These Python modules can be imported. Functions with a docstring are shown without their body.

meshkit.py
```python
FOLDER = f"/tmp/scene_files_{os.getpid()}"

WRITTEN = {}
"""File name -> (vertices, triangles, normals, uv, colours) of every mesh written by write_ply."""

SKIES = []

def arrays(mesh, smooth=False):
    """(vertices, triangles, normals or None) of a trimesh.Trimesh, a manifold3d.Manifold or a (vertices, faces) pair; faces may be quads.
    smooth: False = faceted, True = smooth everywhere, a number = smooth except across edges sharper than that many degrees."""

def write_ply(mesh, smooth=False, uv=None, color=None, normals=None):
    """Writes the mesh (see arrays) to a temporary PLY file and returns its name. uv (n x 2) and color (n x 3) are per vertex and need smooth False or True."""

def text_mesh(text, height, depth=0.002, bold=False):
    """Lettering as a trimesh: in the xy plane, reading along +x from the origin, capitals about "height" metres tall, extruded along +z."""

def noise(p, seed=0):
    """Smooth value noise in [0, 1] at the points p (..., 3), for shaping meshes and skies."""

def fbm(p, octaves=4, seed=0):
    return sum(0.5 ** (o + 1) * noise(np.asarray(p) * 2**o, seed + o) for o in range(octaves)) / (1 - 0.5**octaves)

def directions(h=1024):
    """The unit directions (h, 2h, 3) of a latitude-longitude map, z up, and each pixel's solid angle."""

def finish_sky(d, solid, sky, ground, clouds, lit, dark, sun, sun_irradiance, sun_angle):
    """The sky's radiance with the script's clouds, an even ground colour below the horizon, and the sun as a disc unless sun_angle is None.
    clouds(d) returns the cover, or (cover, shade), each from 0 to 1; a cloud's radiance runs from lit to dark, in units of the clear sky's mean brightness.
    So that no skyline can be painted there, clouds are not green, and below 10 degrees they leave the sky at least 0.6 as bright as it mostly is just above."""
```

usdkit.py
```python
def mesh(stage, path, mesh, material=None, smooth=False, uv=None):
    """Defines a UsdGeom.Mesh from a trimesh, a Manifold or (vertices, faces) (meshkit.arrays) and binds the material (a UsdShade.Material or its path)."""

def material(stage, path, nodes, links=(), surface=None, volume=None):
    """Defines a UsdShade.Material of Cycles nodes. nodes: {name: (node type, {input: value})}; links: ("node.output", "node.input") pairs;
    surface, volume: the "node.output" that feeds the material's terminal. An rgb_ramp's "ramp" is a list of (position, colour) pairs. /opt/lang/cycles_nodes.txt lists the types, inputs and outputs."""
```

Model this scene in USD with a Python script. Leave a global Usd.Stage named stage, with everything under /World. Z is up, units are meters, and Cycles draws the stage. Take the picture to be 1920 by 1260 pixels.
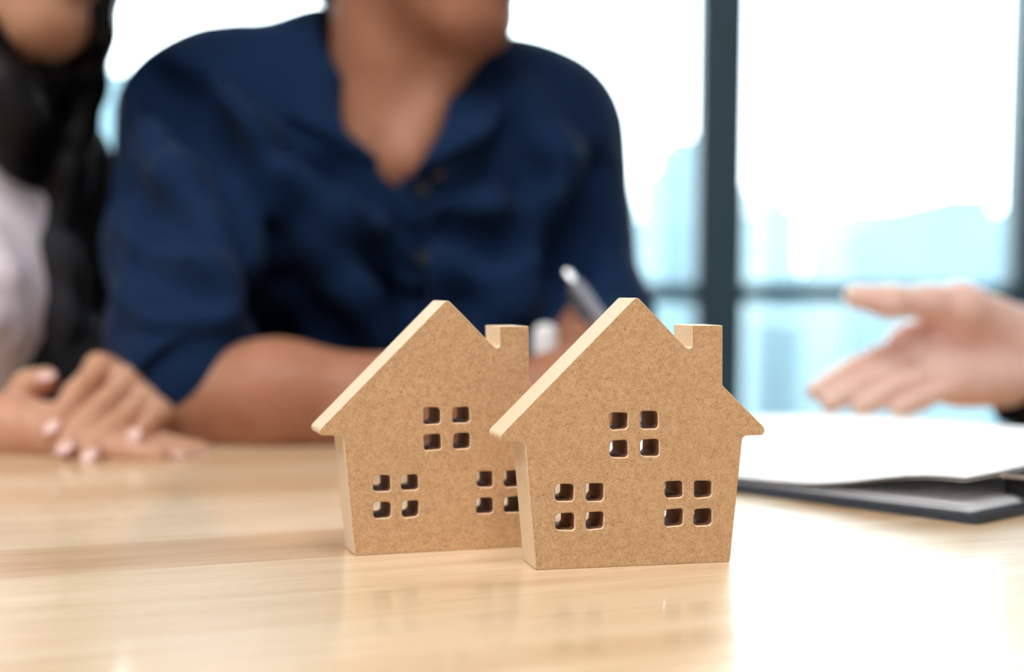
import math
import numpy as np, trimesh, usdkit, meshkit
from pxr import Usd, UsdGeom, UsdLux, UsdShade, Gf, Sdf
from shapely.geometry import Polygon

stage = Usd.Stage.CreateInMemory()
UsdGeom.SetStageUpAxis(stage, UsdGeom.Tokens.z)
UsdGeom.SetStageMetersPerUnit(stage, 1.0)
UsdGeom.Xform.Define(stage, '/World')
T = 0.74                      # height of the table top above the floor

# ------------------------------------------------------------ camera, sky, exposure
FPX, TILT, CAM_H, CY = 2700.0, 0.1, 0.102, 820.0
cam = UsdGeom.Camera.Define(stage, '/World/camera')
cam.CreateHorizontalApertureAttr(36.0)
cam.CreateFocalLengthAttr(FPX / 1920 * 36)
cam.CreateVerticalApertureOffsetAttr((CY - 630) / 1920 * 36)
cam.CreateFStopAttr(4.3)
cam.CreateFocusDistanceAttr(0.537)
cam.CreateExposureAttr(0.0)
cam.CreateClippingRangeAttr(Gf.Vec2f(0.02, 5000))
cx = UsdGeom.Xformable(cam)
cx.AddTranslateOp().Set(Gf.Vec3d(0, 0, T + CAM_H))
cx.AddRotateXOp().Set(90 - math.degrees(math.atan(TILT)))
sky = UsdLux.DomeLight.Define(stage, '/World/sky')
sky.CreateIntensityAttr(3.0)
sky.CreateColorAttr(Gf.Vec3f(0.93, 0.97, 1.0))
PANEL = 18.5                   # radiance of the added ceiling panels

# ------------------------------------------------------------ helpers
LK = '/World/Looks/'
used = {}
def numbered(base):
    n = used.get(base, 0); used[base] = n + 1
    return base if n == 0 else f'{base}_{n:03d}'

def data(p, label=None, cat=None, group=None, kind=None):
    for k, v in (('label', label), ('category', cat), ('group', group), ('kind', kind)):
        if v: p.SetCustomDataByKey(k, v)
    return p

def thing(name, label=None, cat=None, loc=(0, 0, 0), rz=0.0, group=None, kind=None, scale=None):
    path = numbered('/World/' + name)
    x = UsdGeom.Xform.Define(stage, path)
    x.AddTranslateOp().Set(Gf.Vec3d(*map(float, loc)))
    if rz: x.AddRotateZOp().Set(float(rz))
    if scale: x.AddScaleOp().Set(Gf.Vec3f(scale, scale, scale))
    data(x.GetPrim(), label, cat, group, kind)
    return path

def obj(name, mesh, m, parent='/World', smooth=False, label=None, cat=None, group=None, kind=None, rel=None):
    """one Mesh; rel = the parent's position when the mesh is given in room coordinates"""
    path = numbered(parent + '/' + name)
    if rel is not None:
        v, f = (mesh if isinstance(mesh, tuple) else (np.array(mesh.vertices), np.array(mesh.faces)))
        mesh = (np.asarray(v, float) - np.asarray(rel, float), f)
    p = usdkit.mesh(stage, path, mesh, LK + m, smooth=smooth)
    data(p.GetPrim(), label, cat, group, kind)
    return path

def mat(name, nodes, links=(), surface='p.BSDF', volume=None):
    usdkit.material(stage, LK + name, nodes, links, surface=surface, volume=volume)

def plain(name, color, rough=0.5, **kw):
    mat(name, {'p': ('principled_bsdf', {'base_color': color, 'roughness': rough, **kw})})

def box(a, b, bevel=0.0):
    a, b = np.minimum(a, b).astype(float), np.maximum(a, b).astype(float)
    if not bevel:
        m = trimesh.creation.box(b - a); m.apply_translation((a + b) / 2); return m
    pts = []
    for i in range(3):
        lo, hi = a + bevel, b - bevel
        lo[i], hi[i] = a[i], b[i]
        pts += [(x, y, z) for x in (lo[0], hi[0]) for y in (lo[1], hi[1]) for z in (lo[2], hi[2])]
    return trimesh.convex.convex_hull(np.array(pts))

def join(*ms): return trimesh.util.concatenate(list(ms))

CT, ST = math.cos(math.atan(TILT)), math.sin(math.atan(TILT))
def at(px, py, Y):
    """the point at depth Y (metres from the lens) seen at photograph pixel px, py; z counts from the table top"""
    a, b = (px - 960) / FPX, (CY - py) / FPX
    r = np.array([a, CT + ST * b, -ST + CT * b])
    return r * (Y / r[1]) + np.array([0, 0, CAM_H])

# ------------------------------------------------------------ signed distance sculpting
def smin(a, b, k):
    h = np.maximum(k - np.abs(a - b), 0) / k
    return np.minimum(a, b) - h * h * k * 0.25

class Vol:
    def __init__(s, lo, hi, step):
        s.lo, s.step = np.array(lo, float), step
        s.n = np.ceil((np.array(hi) - s.lo) / step).astype(int) + 1
        s.D = np.full(s.n, 0.2, np.float32)
        s.ax = [(s.lo[i] + np.arange(s.n[i]) * step).astype(np.float32) for i in range(3)]
    def block(s, lo, hi):
        i0 = np.clip(np.floor((np.array(lo) - s.lo) / s.step).astype(int), 0, s.n)
        i1 = np.clip(np.ceil((np.array(hi) - s.lo) / s.step).astype(int) + 1, 0, s.n)
        if (i1 <= i0).any(): return None, None
        sl = tuple(slice(a, b) for a, b in zip(i0, i1))
        g = np.meshgrid(*[s.ax[i][sl[i]] for i in range(3)], indexing='ij', sparse=True)
        return sl, g
    def put(s, fn, lo, hi, k, cut=False):
        m = k + 3 * s.step
        sl, g = s.block(np.array(lo) - m, np.array(hi) + m)
        if sl is None: return
        d = fn(*g)
        if cut: s.D[sl] = -smin(-s.D[sl], d, k)
        else: s.D[sl] = smin(s.D[sl], d, k)
    def cap(s, a, b, ra, rb=None, k=0.01, cut=False, flat=None):
        """round cone; flat = (axis, factor) squeezes it along axis by factor"""
        rb = ra if rb is None else rb
        a, b = np.array(a, float), np.array(b, float)
        c = (a + b) / 2
        if flat is not None:
            n = np.array(flat[0], float); n /= np.linalg.norm(n); f = flat[1]
            aw, bw = a + (f - 1) * np.dot(a - c, n) * n, b + (f - 1) * np.dot(b - c, n) * n
        else:
            aw, bw = a, b
        ba = bw - aw; L = max(float(ba @ ba), 1e-12)
        def fn(x, y, z):
            if flat is not None:
                t = ((x - c[0]) * n[0] + (y - c[1]) * n[1] + (z - c[2]) * n[2]) * (f - 1)
                x, y, z = x + t * n[0], y + t * n[1], z + t * n[2]
            t = np.clip(((x - aw[0]) * ba[0] + (y - aw[1]) * ba[1] + (z - aw[2]) * ba[2]) / L, 0, 1)
            d = np.sqrt((x - aw[0] - t * ba[0]) ** 2 + (y - aw[1] - t * ba[1]) ** 2 + (z - aw[2] - t * ba[2]) ** 2)
            d = d - (ra + (rb - ra) * t)
            return (d / f if flat is not None and f > 1 else d).astype(np.float32)
        r = max(ra, rb)
        s.put(fn, np.minimum(a, b) - r, np.maximum(a, b) + r, k, cut)
    def ell(s, c, r, R=None, k=0.01, cut=False):
        """ellipsoid; R rows = its axes"""
        c, r = np.array(c, float), np.array(r, float)
        R = np.eye(3) if R is None else np.asarray(R, float)
        def fn(x, y, z):
            x, y, z = x - c[0], y - c[1], z - c[2]
            q = [R[i, 0] * x + R[i, 1] * y + R[i, 2] * z for i in range(3)]
            k0 = np.sqrt(sum((q[i] / r[i]) ** 2 for i in range(3)))
            k1 = np.sqrt(sum((q[i] / r[i] ** 2) ** 2 for i in range(3)))
            return (k0 * (k0 - 1) / np.maximum(k1, 1e-6)).astype(np.float32)
        e = np.sqrt(((R * r[:, None]) ** 2).sum(0))
        s.put(fn, c - e, c + e, k, cut)
    def chain(s, pts, rad, k=0.006, cut=False, flat=None):
        for i in range(len(pts) - 1):
            s.cap(pts[i], pts[i + 1], rad[i], rad[i + 1], k, cut, flat)
    def plane_cut(s, p, n):
        """keeps the side that n points away from"""
        d = sum((s.ax[i].reshape([-1 if j == i else 1 for j in range(3)]) - p[i]) * n[i] for i in range(3)).astype(np.float32)
        s.D = np.maximum(s.D, d)
    def mesh(s, relax=2, add=(0, 0, T)):
        """surface nets"""
        D = s.D.copy()
        for i in range(3):   # close the surface at the grid's border
            sl = [slice(None)] * 3
            for e in (0, -1):
                sl[i] = e; D[tuple(sl)] = np.maximum(D[tuple(sl)], 1e-3)
        I = D < 0
        cnt = np.zeros(np.array(D.shape) - 1, np.uint8)
        for o in np.ndindex(2, 2, 2):
            cnt += I[o[0]:D.shape[0] - 1 + o[0], o[1]:D.shape[1] - 1 + o[1], o[2]:D.shape[2] - 1 + o[2]]
        cells = np.argwhere((cnt > 0) & (cnt < 8))
        idx = np.full(cnt.shape, -1, np.int64)
        idx[tuple(cells.T)] = np.arange(len(cells))
        corner = {o: D[tuple((cells + o).T)] for o in np.ndindex(2, 2, 2)}
        acc, num = np.zeros((len(cells), 3)), np.zeros(len(cells))
        for o in np.ndindex(2, 2, 2):
            for ax in range(3):
                if o[ax]: continue
                q = list(o); q[ax] = 1
                da, db = corner[o], corner[tuple(q)]
                c = (da < 0) != (db < 0)
                t = np.where(c, da / np.where(c, da - db, 1), 0)
                p = np.tile(np.array(o, float), (len(cells), 1)); p[:, ax] += t
                acc[c] += p[c]; num[c] += 1
        v = s.lo + (cells + acc / num[:, None]) * s.step
        quads = []
        for ax in range(3):
            u, w = [(1, 2), (2, 0), (0, 1)][ax]
            lo = [slice(None)] * 3; hi = [slice(None)] * 3
            lo[ax], hi[ax] = slice(0, -1), slice(1, None)
            e = np.argwhere(I[tuple(lo)] != I[tuple(hi)])
            e = e[(e[:, u] > 0) & (e[:, w] > 0) & (e[:, u] < cnt.shape[u]) & (e[:, w] < cnt.shape[w])]
            inside = I[tuple(e.T)]
            def at_(du, dw):
                q = e.copy(); q[:, u] -= du; q[:, w] -= dw
                return idx[tuple(q.T)]
            qd = np.stack([at_(0, 0), at_(1, 0), at_(1, 1), at_(0, 1)], 1)
            qd[~inside] = qd[~inside][:, ::-1]
            quads.append(qd)
        q = np.vstack(quads)
        f = np.vstack([q[:, [0, 1, 2]], q[:, [0, 2, 3]]])
        if relax:
            e = np.vstack([q[:, [0, 1]], q[:, [1, 2]], q[:, [2, 3]], q[:, [3, 0]]])
            deg = np.bincount(e[:, 0], minlength=len(v)) + np.bincount(e[:, 1], minlength=len(v))
            for lam in [0.5, -0.52] * relax:
                sm = np.stack([np.bincount(e[:, 0], v[e[:, 1], i], len(v)) + np.bincount(e[:, 1], v[e[:, 0], i], len(v)) for i in range(3)], 1)
                v = v + lam * (sm / np.maximum(deg, 1)[:, None] - v)
        return v + np.array(add), f

def frame_of(fwd, up=(0, 0, 1)):
    f = np.array(fwd, float); f /= np.linalg.norm(f)
    l = np.cross(up, f); l /= np.linalg.norm(l)
    return np.array([f, l, np.cross(f, l)])         # rows: forward, left, up

# ------------------------------------------------------------ materials
def skin(name, color, deep):
    mat(name, {'tc': ('texture_coordinate', {}), 'n': ('noise_texture', {'scale': 38.0, 'detail': 4.0}),
               'r': ('rgb_ramp', {'ramp': [(0.3, deep), (0.7, color)]}),
               'n2': ('noise_texture', {'scale': 900.0, 'detail': 2.0}), 'b': ('bump', {'strength': 0.12, 'distance': 0.0006}),
               'p': ('principled_bsdf', {'roughness': 0.48, 'subsurface_weight': 0.25, 'subsurface_scale': 0.006, 'subsurface_radius': (1.0, 0.35, 0.2), 'specular_ior_level': 0.28})},
        [('tc.object', 'n.vector'), ('tc.object', 'n2.vector'), ('n.fac', 'r.fac'), ('r.color', 'p.base_color'), ('n2.fac', 'b.height'), ('b.normal', 'p.normal')])
skin('skin_tan', (0.375, 0.172, 0.106), (0.32, 0.135, 0.078))
skin('skin_woman', (0.52, 0.29, 0.195), (0.47, 0.235, 0.15))
skin('skin_pale', (0.74, 0.52, 0.46), (0.69, 0.45, 0.38))
plain('lips', (0.30, 0.12, 0.095), 0.6, specular_ior_level=0.15)
plain('nail_pink', (0.66, 0.42, 0.39), 0.3, coat_weight=0.2)
plain('eye_white', (0.8, 0.78, 0.75), 0.15)
plain('eye_dark', (0.02, 0.012, 0.008), 0.1)

def cloth(name, color, scale=2600.0, sheen=0.15, rough=0.85):
    mat(name, {'tc': ('texture_coordinate', {}), 'n': ('noise_texture', {'scale': scale, 'detail': 2.0}), 'b': ('bump', {'strength': 0.2, 'distance': 0.0005}),
               'm': ('noise_texture', {'scale': 7.0, 'detail': 3.0}),
               'r': ('rgb_ramp', {'ramp': [(0.3, tuple(c * 0.9 for c in color)), (0.7, color)]}),
               'p': ('principled_bsdf', {'roughness': rough, 'sheen_weight': sheen, 'sheen_roughness': 0.4, 'specular_ior_level': 0.12})},
        [('tc.object', 'n.vector'), ('tc.object', 'm.vector'), ('n.fac', 'b.height'), ('b.normal', 'p.normal'), ('m.fac', 'r.fac'), ('r.color', 'p.base_color')])
cloth('navy_cotton', (0.004, 0.0172, 0.056), sheen=0.03)
cloth('black_wool', (0.006, 0.006, 0.008), sheen=0.02)
cloth('lapel_satin', (0.016, 0.016, 0.020), sheen=0.1, rough=0.6)
cloth('lilac_blouse', (0.70, 0.62, 0.70), sheen=0.1)
cloth('grey_trousers', (0.03, 0.03, 0.035))
mat('black_hair', {'tc': ('texture_coordinate', {}), 'mp': ('mapping', {'scale': (600.0, 600.0, 12.0)}), 'n': ('noise_texture', {'scale': 1.0, 'detail': 3.0}), 'b': ('bump', {'strength': 0.5, 'distance': 0.001}),
                   'p': ('principled_bsdf', {'base_color': (0.004, 0.0035, 0.004), 'roughness': 0.42, 'specular_ior_level': 0.18})},
    [('tc.object', 'mp.vector'), ('mp.vector', 'n.vector'), ('n.fac', 'b.height'), ('b.normal', 'p.normal')])

# fibreboard: mottled tan faces flecked with dark fibres, edges painted paler for the light they catch
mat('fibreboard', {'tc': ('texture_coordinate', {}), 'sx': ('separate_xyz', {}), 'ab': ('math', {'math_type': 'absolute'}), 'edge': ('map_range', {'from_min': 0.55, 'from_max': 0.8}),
    'n1': ('noise_texture', {'scale': 520.0, 'detail': 5.0, 'roughness': 0.75}), 'r1': ('rgb_ramp', {'ramp': [(0.25, (0.49, 0.282, 0.150)), (0.5, (0.625, 0.390, 0.216)), (0.75, (0.73, 0.486, 0.295))]}),
    'n2': ('noise_texture', {'scale': 2300.0, 'detail': 3.0, 'roughness': 0.65}), 'r2': ('rgb_ramp', {'ramp': [(0.32, (0.50, 0.42, 0.36)), (0.44, (0.92, 0.91, 0.89)), (0.58, (1.0, 1.0, 1.0)), (0.72, (1.12, 1.15, 1.19))]}),
    'mul': ('mix', {'mix_type': 'multiply', 'fac': 1.0}),
    'mpv': ('mapping', {'scale': (1.0, 1.0, 1.6)}),
    'v': ('voronoi_texture', {'scale': 640.0, 'feature': 'f1'}), 'v2': ('voronoi_texture', {'scale': 230.0, 'feature': 'f1'}),
    'nd': ('noise_texture', {'scale': 900.0, 'detail': 2.0}), 'vadd': ('math', {'math_type': 'multiply_add', 'value2': 0.35}), 'vadd2': ('math', {'math_type': 'multiply_add', 'value2': 0.30}),
    'nf': ('noise_texture', {'scale': 520.0, 'detail': 1.0, 'distortion': 2.2}), 'rf': ('rgb_ramp', {'ramp': [(0.0, (0, 0, 0)), (0.482, (0, 0, 0)), (0.50, (1, 1, 1)), (0.518, (0, 0, 0)), (1.0, (0, 0, 0))]}),
    'mpf': ('mapping', {'location': (0.3, 0.7, 0.2), 'rotation': (0.4, 0.9, 0.5)}), 'ng': ('noise_texture', {'scale': 600.0, 'detail': 1.0, 'distortion': 2.0}), 'rg': ('rgb_ramp', {'ramp': [(0.0, (0, 0, 0)), (0.484, (0, 0, 0)), (0.50, (1, 1, 1)), (0.516, (0, 0, 0)), (1.0, (0, 0, 0))]}),
    'nm': ('noise_texture', {'scale': 850.0, 'detail': 2.0}), 'rm': ('rgb_ramp', {'ramp': [(0.50, (0, 0, 0)), (0.60, (0.85, 0.85, 0.85))]}), 'rm2': ('rgb_ramp', {'ramp': [(0.38, (0.75, 0.75, 0.75)), (0.50, (0, 0, 0))]}),
    'mf': ('mix', {'mix_type': 'multiply', 'fac': 1.0}), 'mg': ('mix', {'mix_type': 'multiply', 'fac': 1.0}), 'fib1': ('mix', {'color2': (0.27, 0.135, 0.062)}), 'fib2': ('mix', {'color2': (0.84, 0.64, 0.43)}),
    'rv': ('rgb_ramp', {'ramp': [(0.0, (0.65, 0.65, 0.65)), (0.26, (0.5, 0.5, 0.5)), (0.36, (0.0, 0.0, 0.0)), (1.0, (0.0, 0.0, 0.0))]}),
    'rv2': ('rgb_ramp', {'ramp': [(0.0, (0.8, 0.8, 0.8)), (0.20, (0.6, 0.6, 0.6)), (0.24, (0.0, 0.0, 0.0)), (1.0, (0.0, 0.0, 0.0))]}),
    'rs': ('mix', {'mix_type': 'lighten', 'fac': 1.0}),
    'fleck': ('mix', {'color2': (0.20, 0.085, 0.035)}),
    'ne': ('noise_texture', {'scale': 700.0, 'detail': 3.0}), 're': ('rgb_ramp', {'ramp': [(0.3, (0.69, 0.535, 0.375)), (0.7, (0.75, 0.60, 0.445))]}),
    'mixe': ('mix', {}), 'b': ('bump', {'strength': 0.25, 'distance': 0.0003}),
    'p': ('principled_bsdf', {'roughness': 0.62, 'specular_ior_level': 0.3})},
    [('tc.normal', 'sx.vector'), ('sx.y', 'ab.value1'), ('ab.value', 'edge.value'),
     ('tc.object', 'n1.vector'), ('tc.object', 'n2.vector'), ('tc.object', 'nd.vector'), ('tc.object', 'ne.vector'), ('tc.object', 'mpv.vector'), ('mpv.vector', 'v.vector'), ('mpv.vector', 'v2.vector'),
     ('n1.fac', 'r1.fac'), ('n2.fac', 'r2.fac'), ('r1.color', 'mul.color1'), ('r2.color', 'mul.color2'),
     ('nd.fac', 'vadd.value1'), ('v.distance', 'vadd.value3'), ('vadd.value', 'rv.fac'), ('nd.fac', 'vadd2.value1'), ('v2.distance', 'vadd2.value3'), ('vadd2.value', 'rv2.fac'), ('rv.color', 'rs.color1'), ('rv2.color', 'rs.color2'),
     ('tc.object', 'nf.vector'), ('tc.object', 'mpf.vector'), ('mpf.vector', 'ng.vector'), ('mpf.vector', 'nm.vector'), ('nf.fac', 'rf.fac'), ('ng.fac', 'rg.fac'), ('nm.fac', 'rm.fac'), ('nm.fac', 'rm2.fac'), ('rf.color', 'mf.color1'), ('rm.color', 'mf.color2'), ('rg.color', 'mg.color1'), ('rm2.color', 'mg.color2'), ('mf.color', 'fib1.fac'), ('mul.color', 'fib1.color1'), ('mg.color', 'fib2.fac'), ('fib1.color', 'fib2.color1'), ('rs.color', 'fleck.fac'), ('fib2.color', 'fleck.color1'), ('ne.fac', 're.fac'),
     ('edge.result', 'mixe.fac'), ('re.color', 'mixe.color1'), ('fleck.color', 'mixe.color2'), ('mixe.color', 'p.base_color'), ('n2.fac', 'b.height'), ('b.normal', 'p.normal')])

plain('shaded_bore', (0.30, 0.135, 0.068), 0.7)  # window hole walls: shade painted in as a darker brown
# lacquered wood for the table's staves (each stave shifts the grain and tone by its own random number)
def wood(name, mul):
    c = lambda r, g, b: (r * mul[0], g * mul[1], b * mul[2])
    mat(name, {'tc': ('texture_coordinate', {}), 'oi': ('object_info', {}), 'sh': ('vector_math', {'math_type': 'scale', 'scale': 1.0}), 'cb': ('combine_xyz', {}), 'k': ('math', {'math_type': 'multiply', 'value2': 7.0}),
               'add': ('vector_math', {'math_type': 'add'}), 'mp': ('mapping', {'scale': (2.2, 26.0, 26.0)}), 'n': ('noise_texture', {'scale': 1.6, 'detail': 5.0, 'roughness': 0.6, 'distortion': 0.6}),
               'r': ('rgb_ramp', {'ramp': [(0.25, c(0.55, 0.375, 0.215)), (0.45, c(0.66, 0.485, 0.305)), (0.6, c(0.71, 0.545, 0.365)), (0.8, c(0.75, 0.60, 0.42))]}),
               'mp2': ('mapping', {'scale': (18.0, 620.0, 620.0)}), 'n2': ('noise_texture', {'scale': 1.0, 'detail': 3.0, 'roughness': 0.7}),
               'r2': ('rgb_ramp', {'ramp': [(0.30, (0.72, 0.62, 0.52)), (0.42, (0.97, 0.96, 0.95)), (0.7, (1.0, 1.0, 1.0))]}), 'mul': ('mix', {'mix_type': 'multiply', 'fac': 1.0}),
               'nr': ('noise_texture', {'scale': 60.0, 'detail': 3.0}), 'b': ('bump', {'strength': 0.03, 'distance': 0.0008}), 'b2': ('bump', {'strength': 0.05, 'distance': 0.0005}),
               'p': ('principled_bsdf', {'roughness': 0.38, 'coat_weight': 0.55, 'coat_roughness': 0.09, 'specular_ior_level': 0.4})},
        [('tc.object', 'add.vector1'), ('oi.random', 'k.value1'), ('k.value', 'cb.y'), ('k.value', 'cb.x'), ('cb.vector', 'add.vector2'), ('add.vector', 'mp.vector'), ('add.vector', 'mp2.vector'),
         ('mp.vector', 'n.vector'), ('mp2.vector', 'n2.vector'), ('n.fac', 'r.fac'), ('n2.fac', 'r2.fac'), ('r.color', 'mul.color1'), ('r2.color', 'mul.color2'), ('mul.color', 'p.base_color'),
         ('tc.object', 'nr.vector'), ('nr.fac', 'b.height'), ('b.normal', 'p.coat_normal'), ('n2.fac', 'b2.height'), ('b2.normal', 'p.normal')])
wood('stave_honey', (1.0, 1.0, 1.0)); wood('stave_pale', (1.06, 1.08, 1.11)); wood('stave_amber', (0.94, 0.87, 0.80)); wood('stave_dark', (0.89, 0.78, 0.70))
plain('charcoal_metal', (0.045, 0.092, 0.125), 0.5)
plain('black_metal', (0.02, 0.02, 0.022), 0.4, metallic=0.6)
plain('chrome', (0.75, 0.76, 0.78), 0.18, metallic=1.0)
plain('pen_silver', (0.16, 0.16, 0.19), 0.4, metallic=0.4)
plain('pen_black', (0.012, 0.012, 0.014), 0.3)
plain('white_plastic', (0.85, 0.86, 0.88), 0.35)
plain('board_navy', (0.026, 0.036, 0.054), 0.42)
plain('paper', (0.86, 0.87, 0.90), 0.75, diffuse_roughness=0.4)
def speckled(name, a, b, scale, rough):
    mat(name, {'tc': ('texture_coordinate', {}), 'n': ('noise_texture', {'scale': scale, 'detail': 4.0}), 'r': ('rgb_ramp', {'ramp': [(0.3, a), (0.7, b)]}), 'p': ('principled_bsdf', {'roughness': rough})},
        [('tc.object', 'n.vector'), ('n.fac', 'r.fac'), ('r.color', 'p.base_color')])
speckled('wall_paint', (0.34, 0.335, 0.32), (0.38, 0.375, 0.36), 3.0, 0.85)
speckled('ceiling_paint', (0.80, 0.80, 0.79), (0.84, 0.84, 0.83), 3.0, 0.9)
speckled('carpet', (0.12, 0.12, 0.125), (0.18, 0.18, 0.185), 300.0, 0.95)
speckled('city_ground', (0.12, 0.16, 0.18), (0.18, 0.235, 0.255), 0.02, 0.9)
speckled('tower_pale', (0.185, 0.25, 0.275), (0.205, 0.275, 0.30), 0.1, 0.8)
speckled('tower_blue', (0.095, 0.155, 0.182), (0.112, 0.178, 0.206), 0.1, 0.7)
plain('tower_glass', (0.08, 0.14, 0.17), 0.3)
mat('pane_glass', {'t': ('transparent_bsdf', {'color': (0.93, 0.99, 1.0)}), 'g': ('glossy_bsdf', {'color': (1, 1, 1), 'roughness': 0.0}), 'f': ('fresnel', {'IOR': 1.45}), 'm': ('mix_closure', {})},
    [('f.fac', 'm.fac'), ('t.BSDF', 'm.closure1'), ('g.BSDF', 'm.closure2')], surface='m.closure')
mat('added_panel_glow', {'e': ('emission', {'color': (1.0, 0.975, 0.935), 'strength': PANEL})}, surface='e.emission')

# ------------------------------------------------------------ the room
XL, XR, YB, YF, ZC = -3.2, 2.7, -2.6, 3.4, 2.9
obj('floor', box((XL - .2, YB - .2, -0.15), (XR + .2, YF + .25, 0)), 'carpet', kind='structure')
obj('ceiling', box((XL - .2, YB - .2, ZC), (XR + .2, YF + .25, ZC + .15)), 'ceiling_paint', kind='structure')
obj('wall_right', box((XR, YB, 0), (XR + .15, YF + .15, ZC)), 'wall_paint', kind='structure')
obj('wall_back', box((XL - .15, YB - .15, 0), (XR + .15, YB, ZC)), 'wall_paint', kind='structure')
TRZ = T + CAM_H                # the transom runs at the lens's height
# window wall facing the camera
win = thing('window_1', kind='structure', loc=(0, YF, 0))
mx = [(p - 960) / FPX * YF for p in (100, 723, 1343, 1948)]
mx = [XL + .06, mx[0] - 0.78 * 1.0] + mx + [mx[3] + .76, XR - .06]
zs = [0.05, TRZ, ZC - .03]
for i, x in enumerate(mx):
    w = .082 if i == 5 else .056      # the right-hand one is a wider column
    obj('mullion', box((x - w, -.05, 0), (x + w, .06, ZC), .004), 'charcoal_metal', win)
for z, h in ((0.03, .03), (TRZ, .021), (ZC - .03, .03)):
    for a, b in zip(mx[:-1], mx[1:]): obj('transom', box((a + .056, -.035, z - h), (b - .056, .05, z + h), .003), 'charcoal_metal', win)
for a, b in zip(mx[:-1], mx[1:]):
    for z0, z1 in ((.06, TRZ - .021), (TRZ + .021, ZC - .06)):
        obj('pane', box((a + .056, 0, z0), (b - .056, .008, z1)), 'pane_glass', win)
obj('wall_left', box((XL - .15, YB, 0), (XL, YF + .15, ZC)), 'wall_paint', kind='structure')
# unseen ceiling panels, added to light the house fronts and the table
for x, sx in ((-2.0, 'left'), (-0.9, 'middle'), (0.2, 'right')):
    for y, sy in ((-1.3, 'rear row'), (0.0, 'row over the table')):
        lp = thing('ceiling_light', f'added unseen ceiling light panel, {sx} one of the {sy}', 'ceiling light', (x, y, ZC), group='added ceiling light panels')
        obj('frame', join(*[box(a, b) for a, b in (((-.32, -.32, -.03), (.32, -.3, 0)), ((-.32, .3, -.03), (.32, .32, 0)), ((-.32, -.3, -.03), (-.3, .3, 0)), ((.3, -.3, -.03), (.32, .3, 0)))]), 'white_plastic', lp)
        obj('diffuser', box((-.3, -.3, -.02), (.3, .3, -.004)), 'added_panel_glow', lp)

# ------------------------------------------------------------ the city outside, seen from a high floor
GZ = -60.0
obj('ground', box((-1500, 12, GZ - 2), (1500, 3500, GZ)), 'city_ground', kind='structure')
def tower(px0, px1, ytop, Y, depth, m, label, tiers=(), cat='building'):
    x0, x1 = at(px0, 0, Y)[0], at(px1, 0, Y)[0]
    top = at(960, ytop, Y)[2] + T
    c = ((x0 + x1) / 2, Y + depth / 2, GZ)
    b = thing('building', label, cat, c)
    w, h = (x1 - x0) / 2, top - GZ
    obj('facade', box((-w, -depth / 2, 0), (w, depth / 2, h), .15), m, b)
    for a0, a1, dz in tiers:
        obj('roof_block', box((-w + 2 * w * a0, -depth * .4, h - .01), (-w + 2 * w * a1, depth * .4, h + dz), .1), m, b)
    fl = max(3, int(h / 8.0))
    for i in range(min(fl, 14)):
        z = h - (i + .6) * 8.0
        if z > 3: obj('window_band', box((-w + w * .1, -depth / 2 - .12, z - 1.6), (w - w * .1, -depth / 2 + .1, z + 1.6)), 'tower_glass', b)
tower(1628, 1765, 424, 200, 40, 'tower_pale', 'broad pale office block left of the taller blue block in the right window', ((.1, .5, 3),))
tower(1768, 1990, 392, 150, 40, 'tower_blue', 'taller blue-tinted block against the right edge of the right window', ((.2, .6, 2),))
tower(1438, 1512, 384, 420, 50, 'tower_pale', 'slender pale tower right of the thick window mullion', ((.25, .75, 8),))
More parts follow.
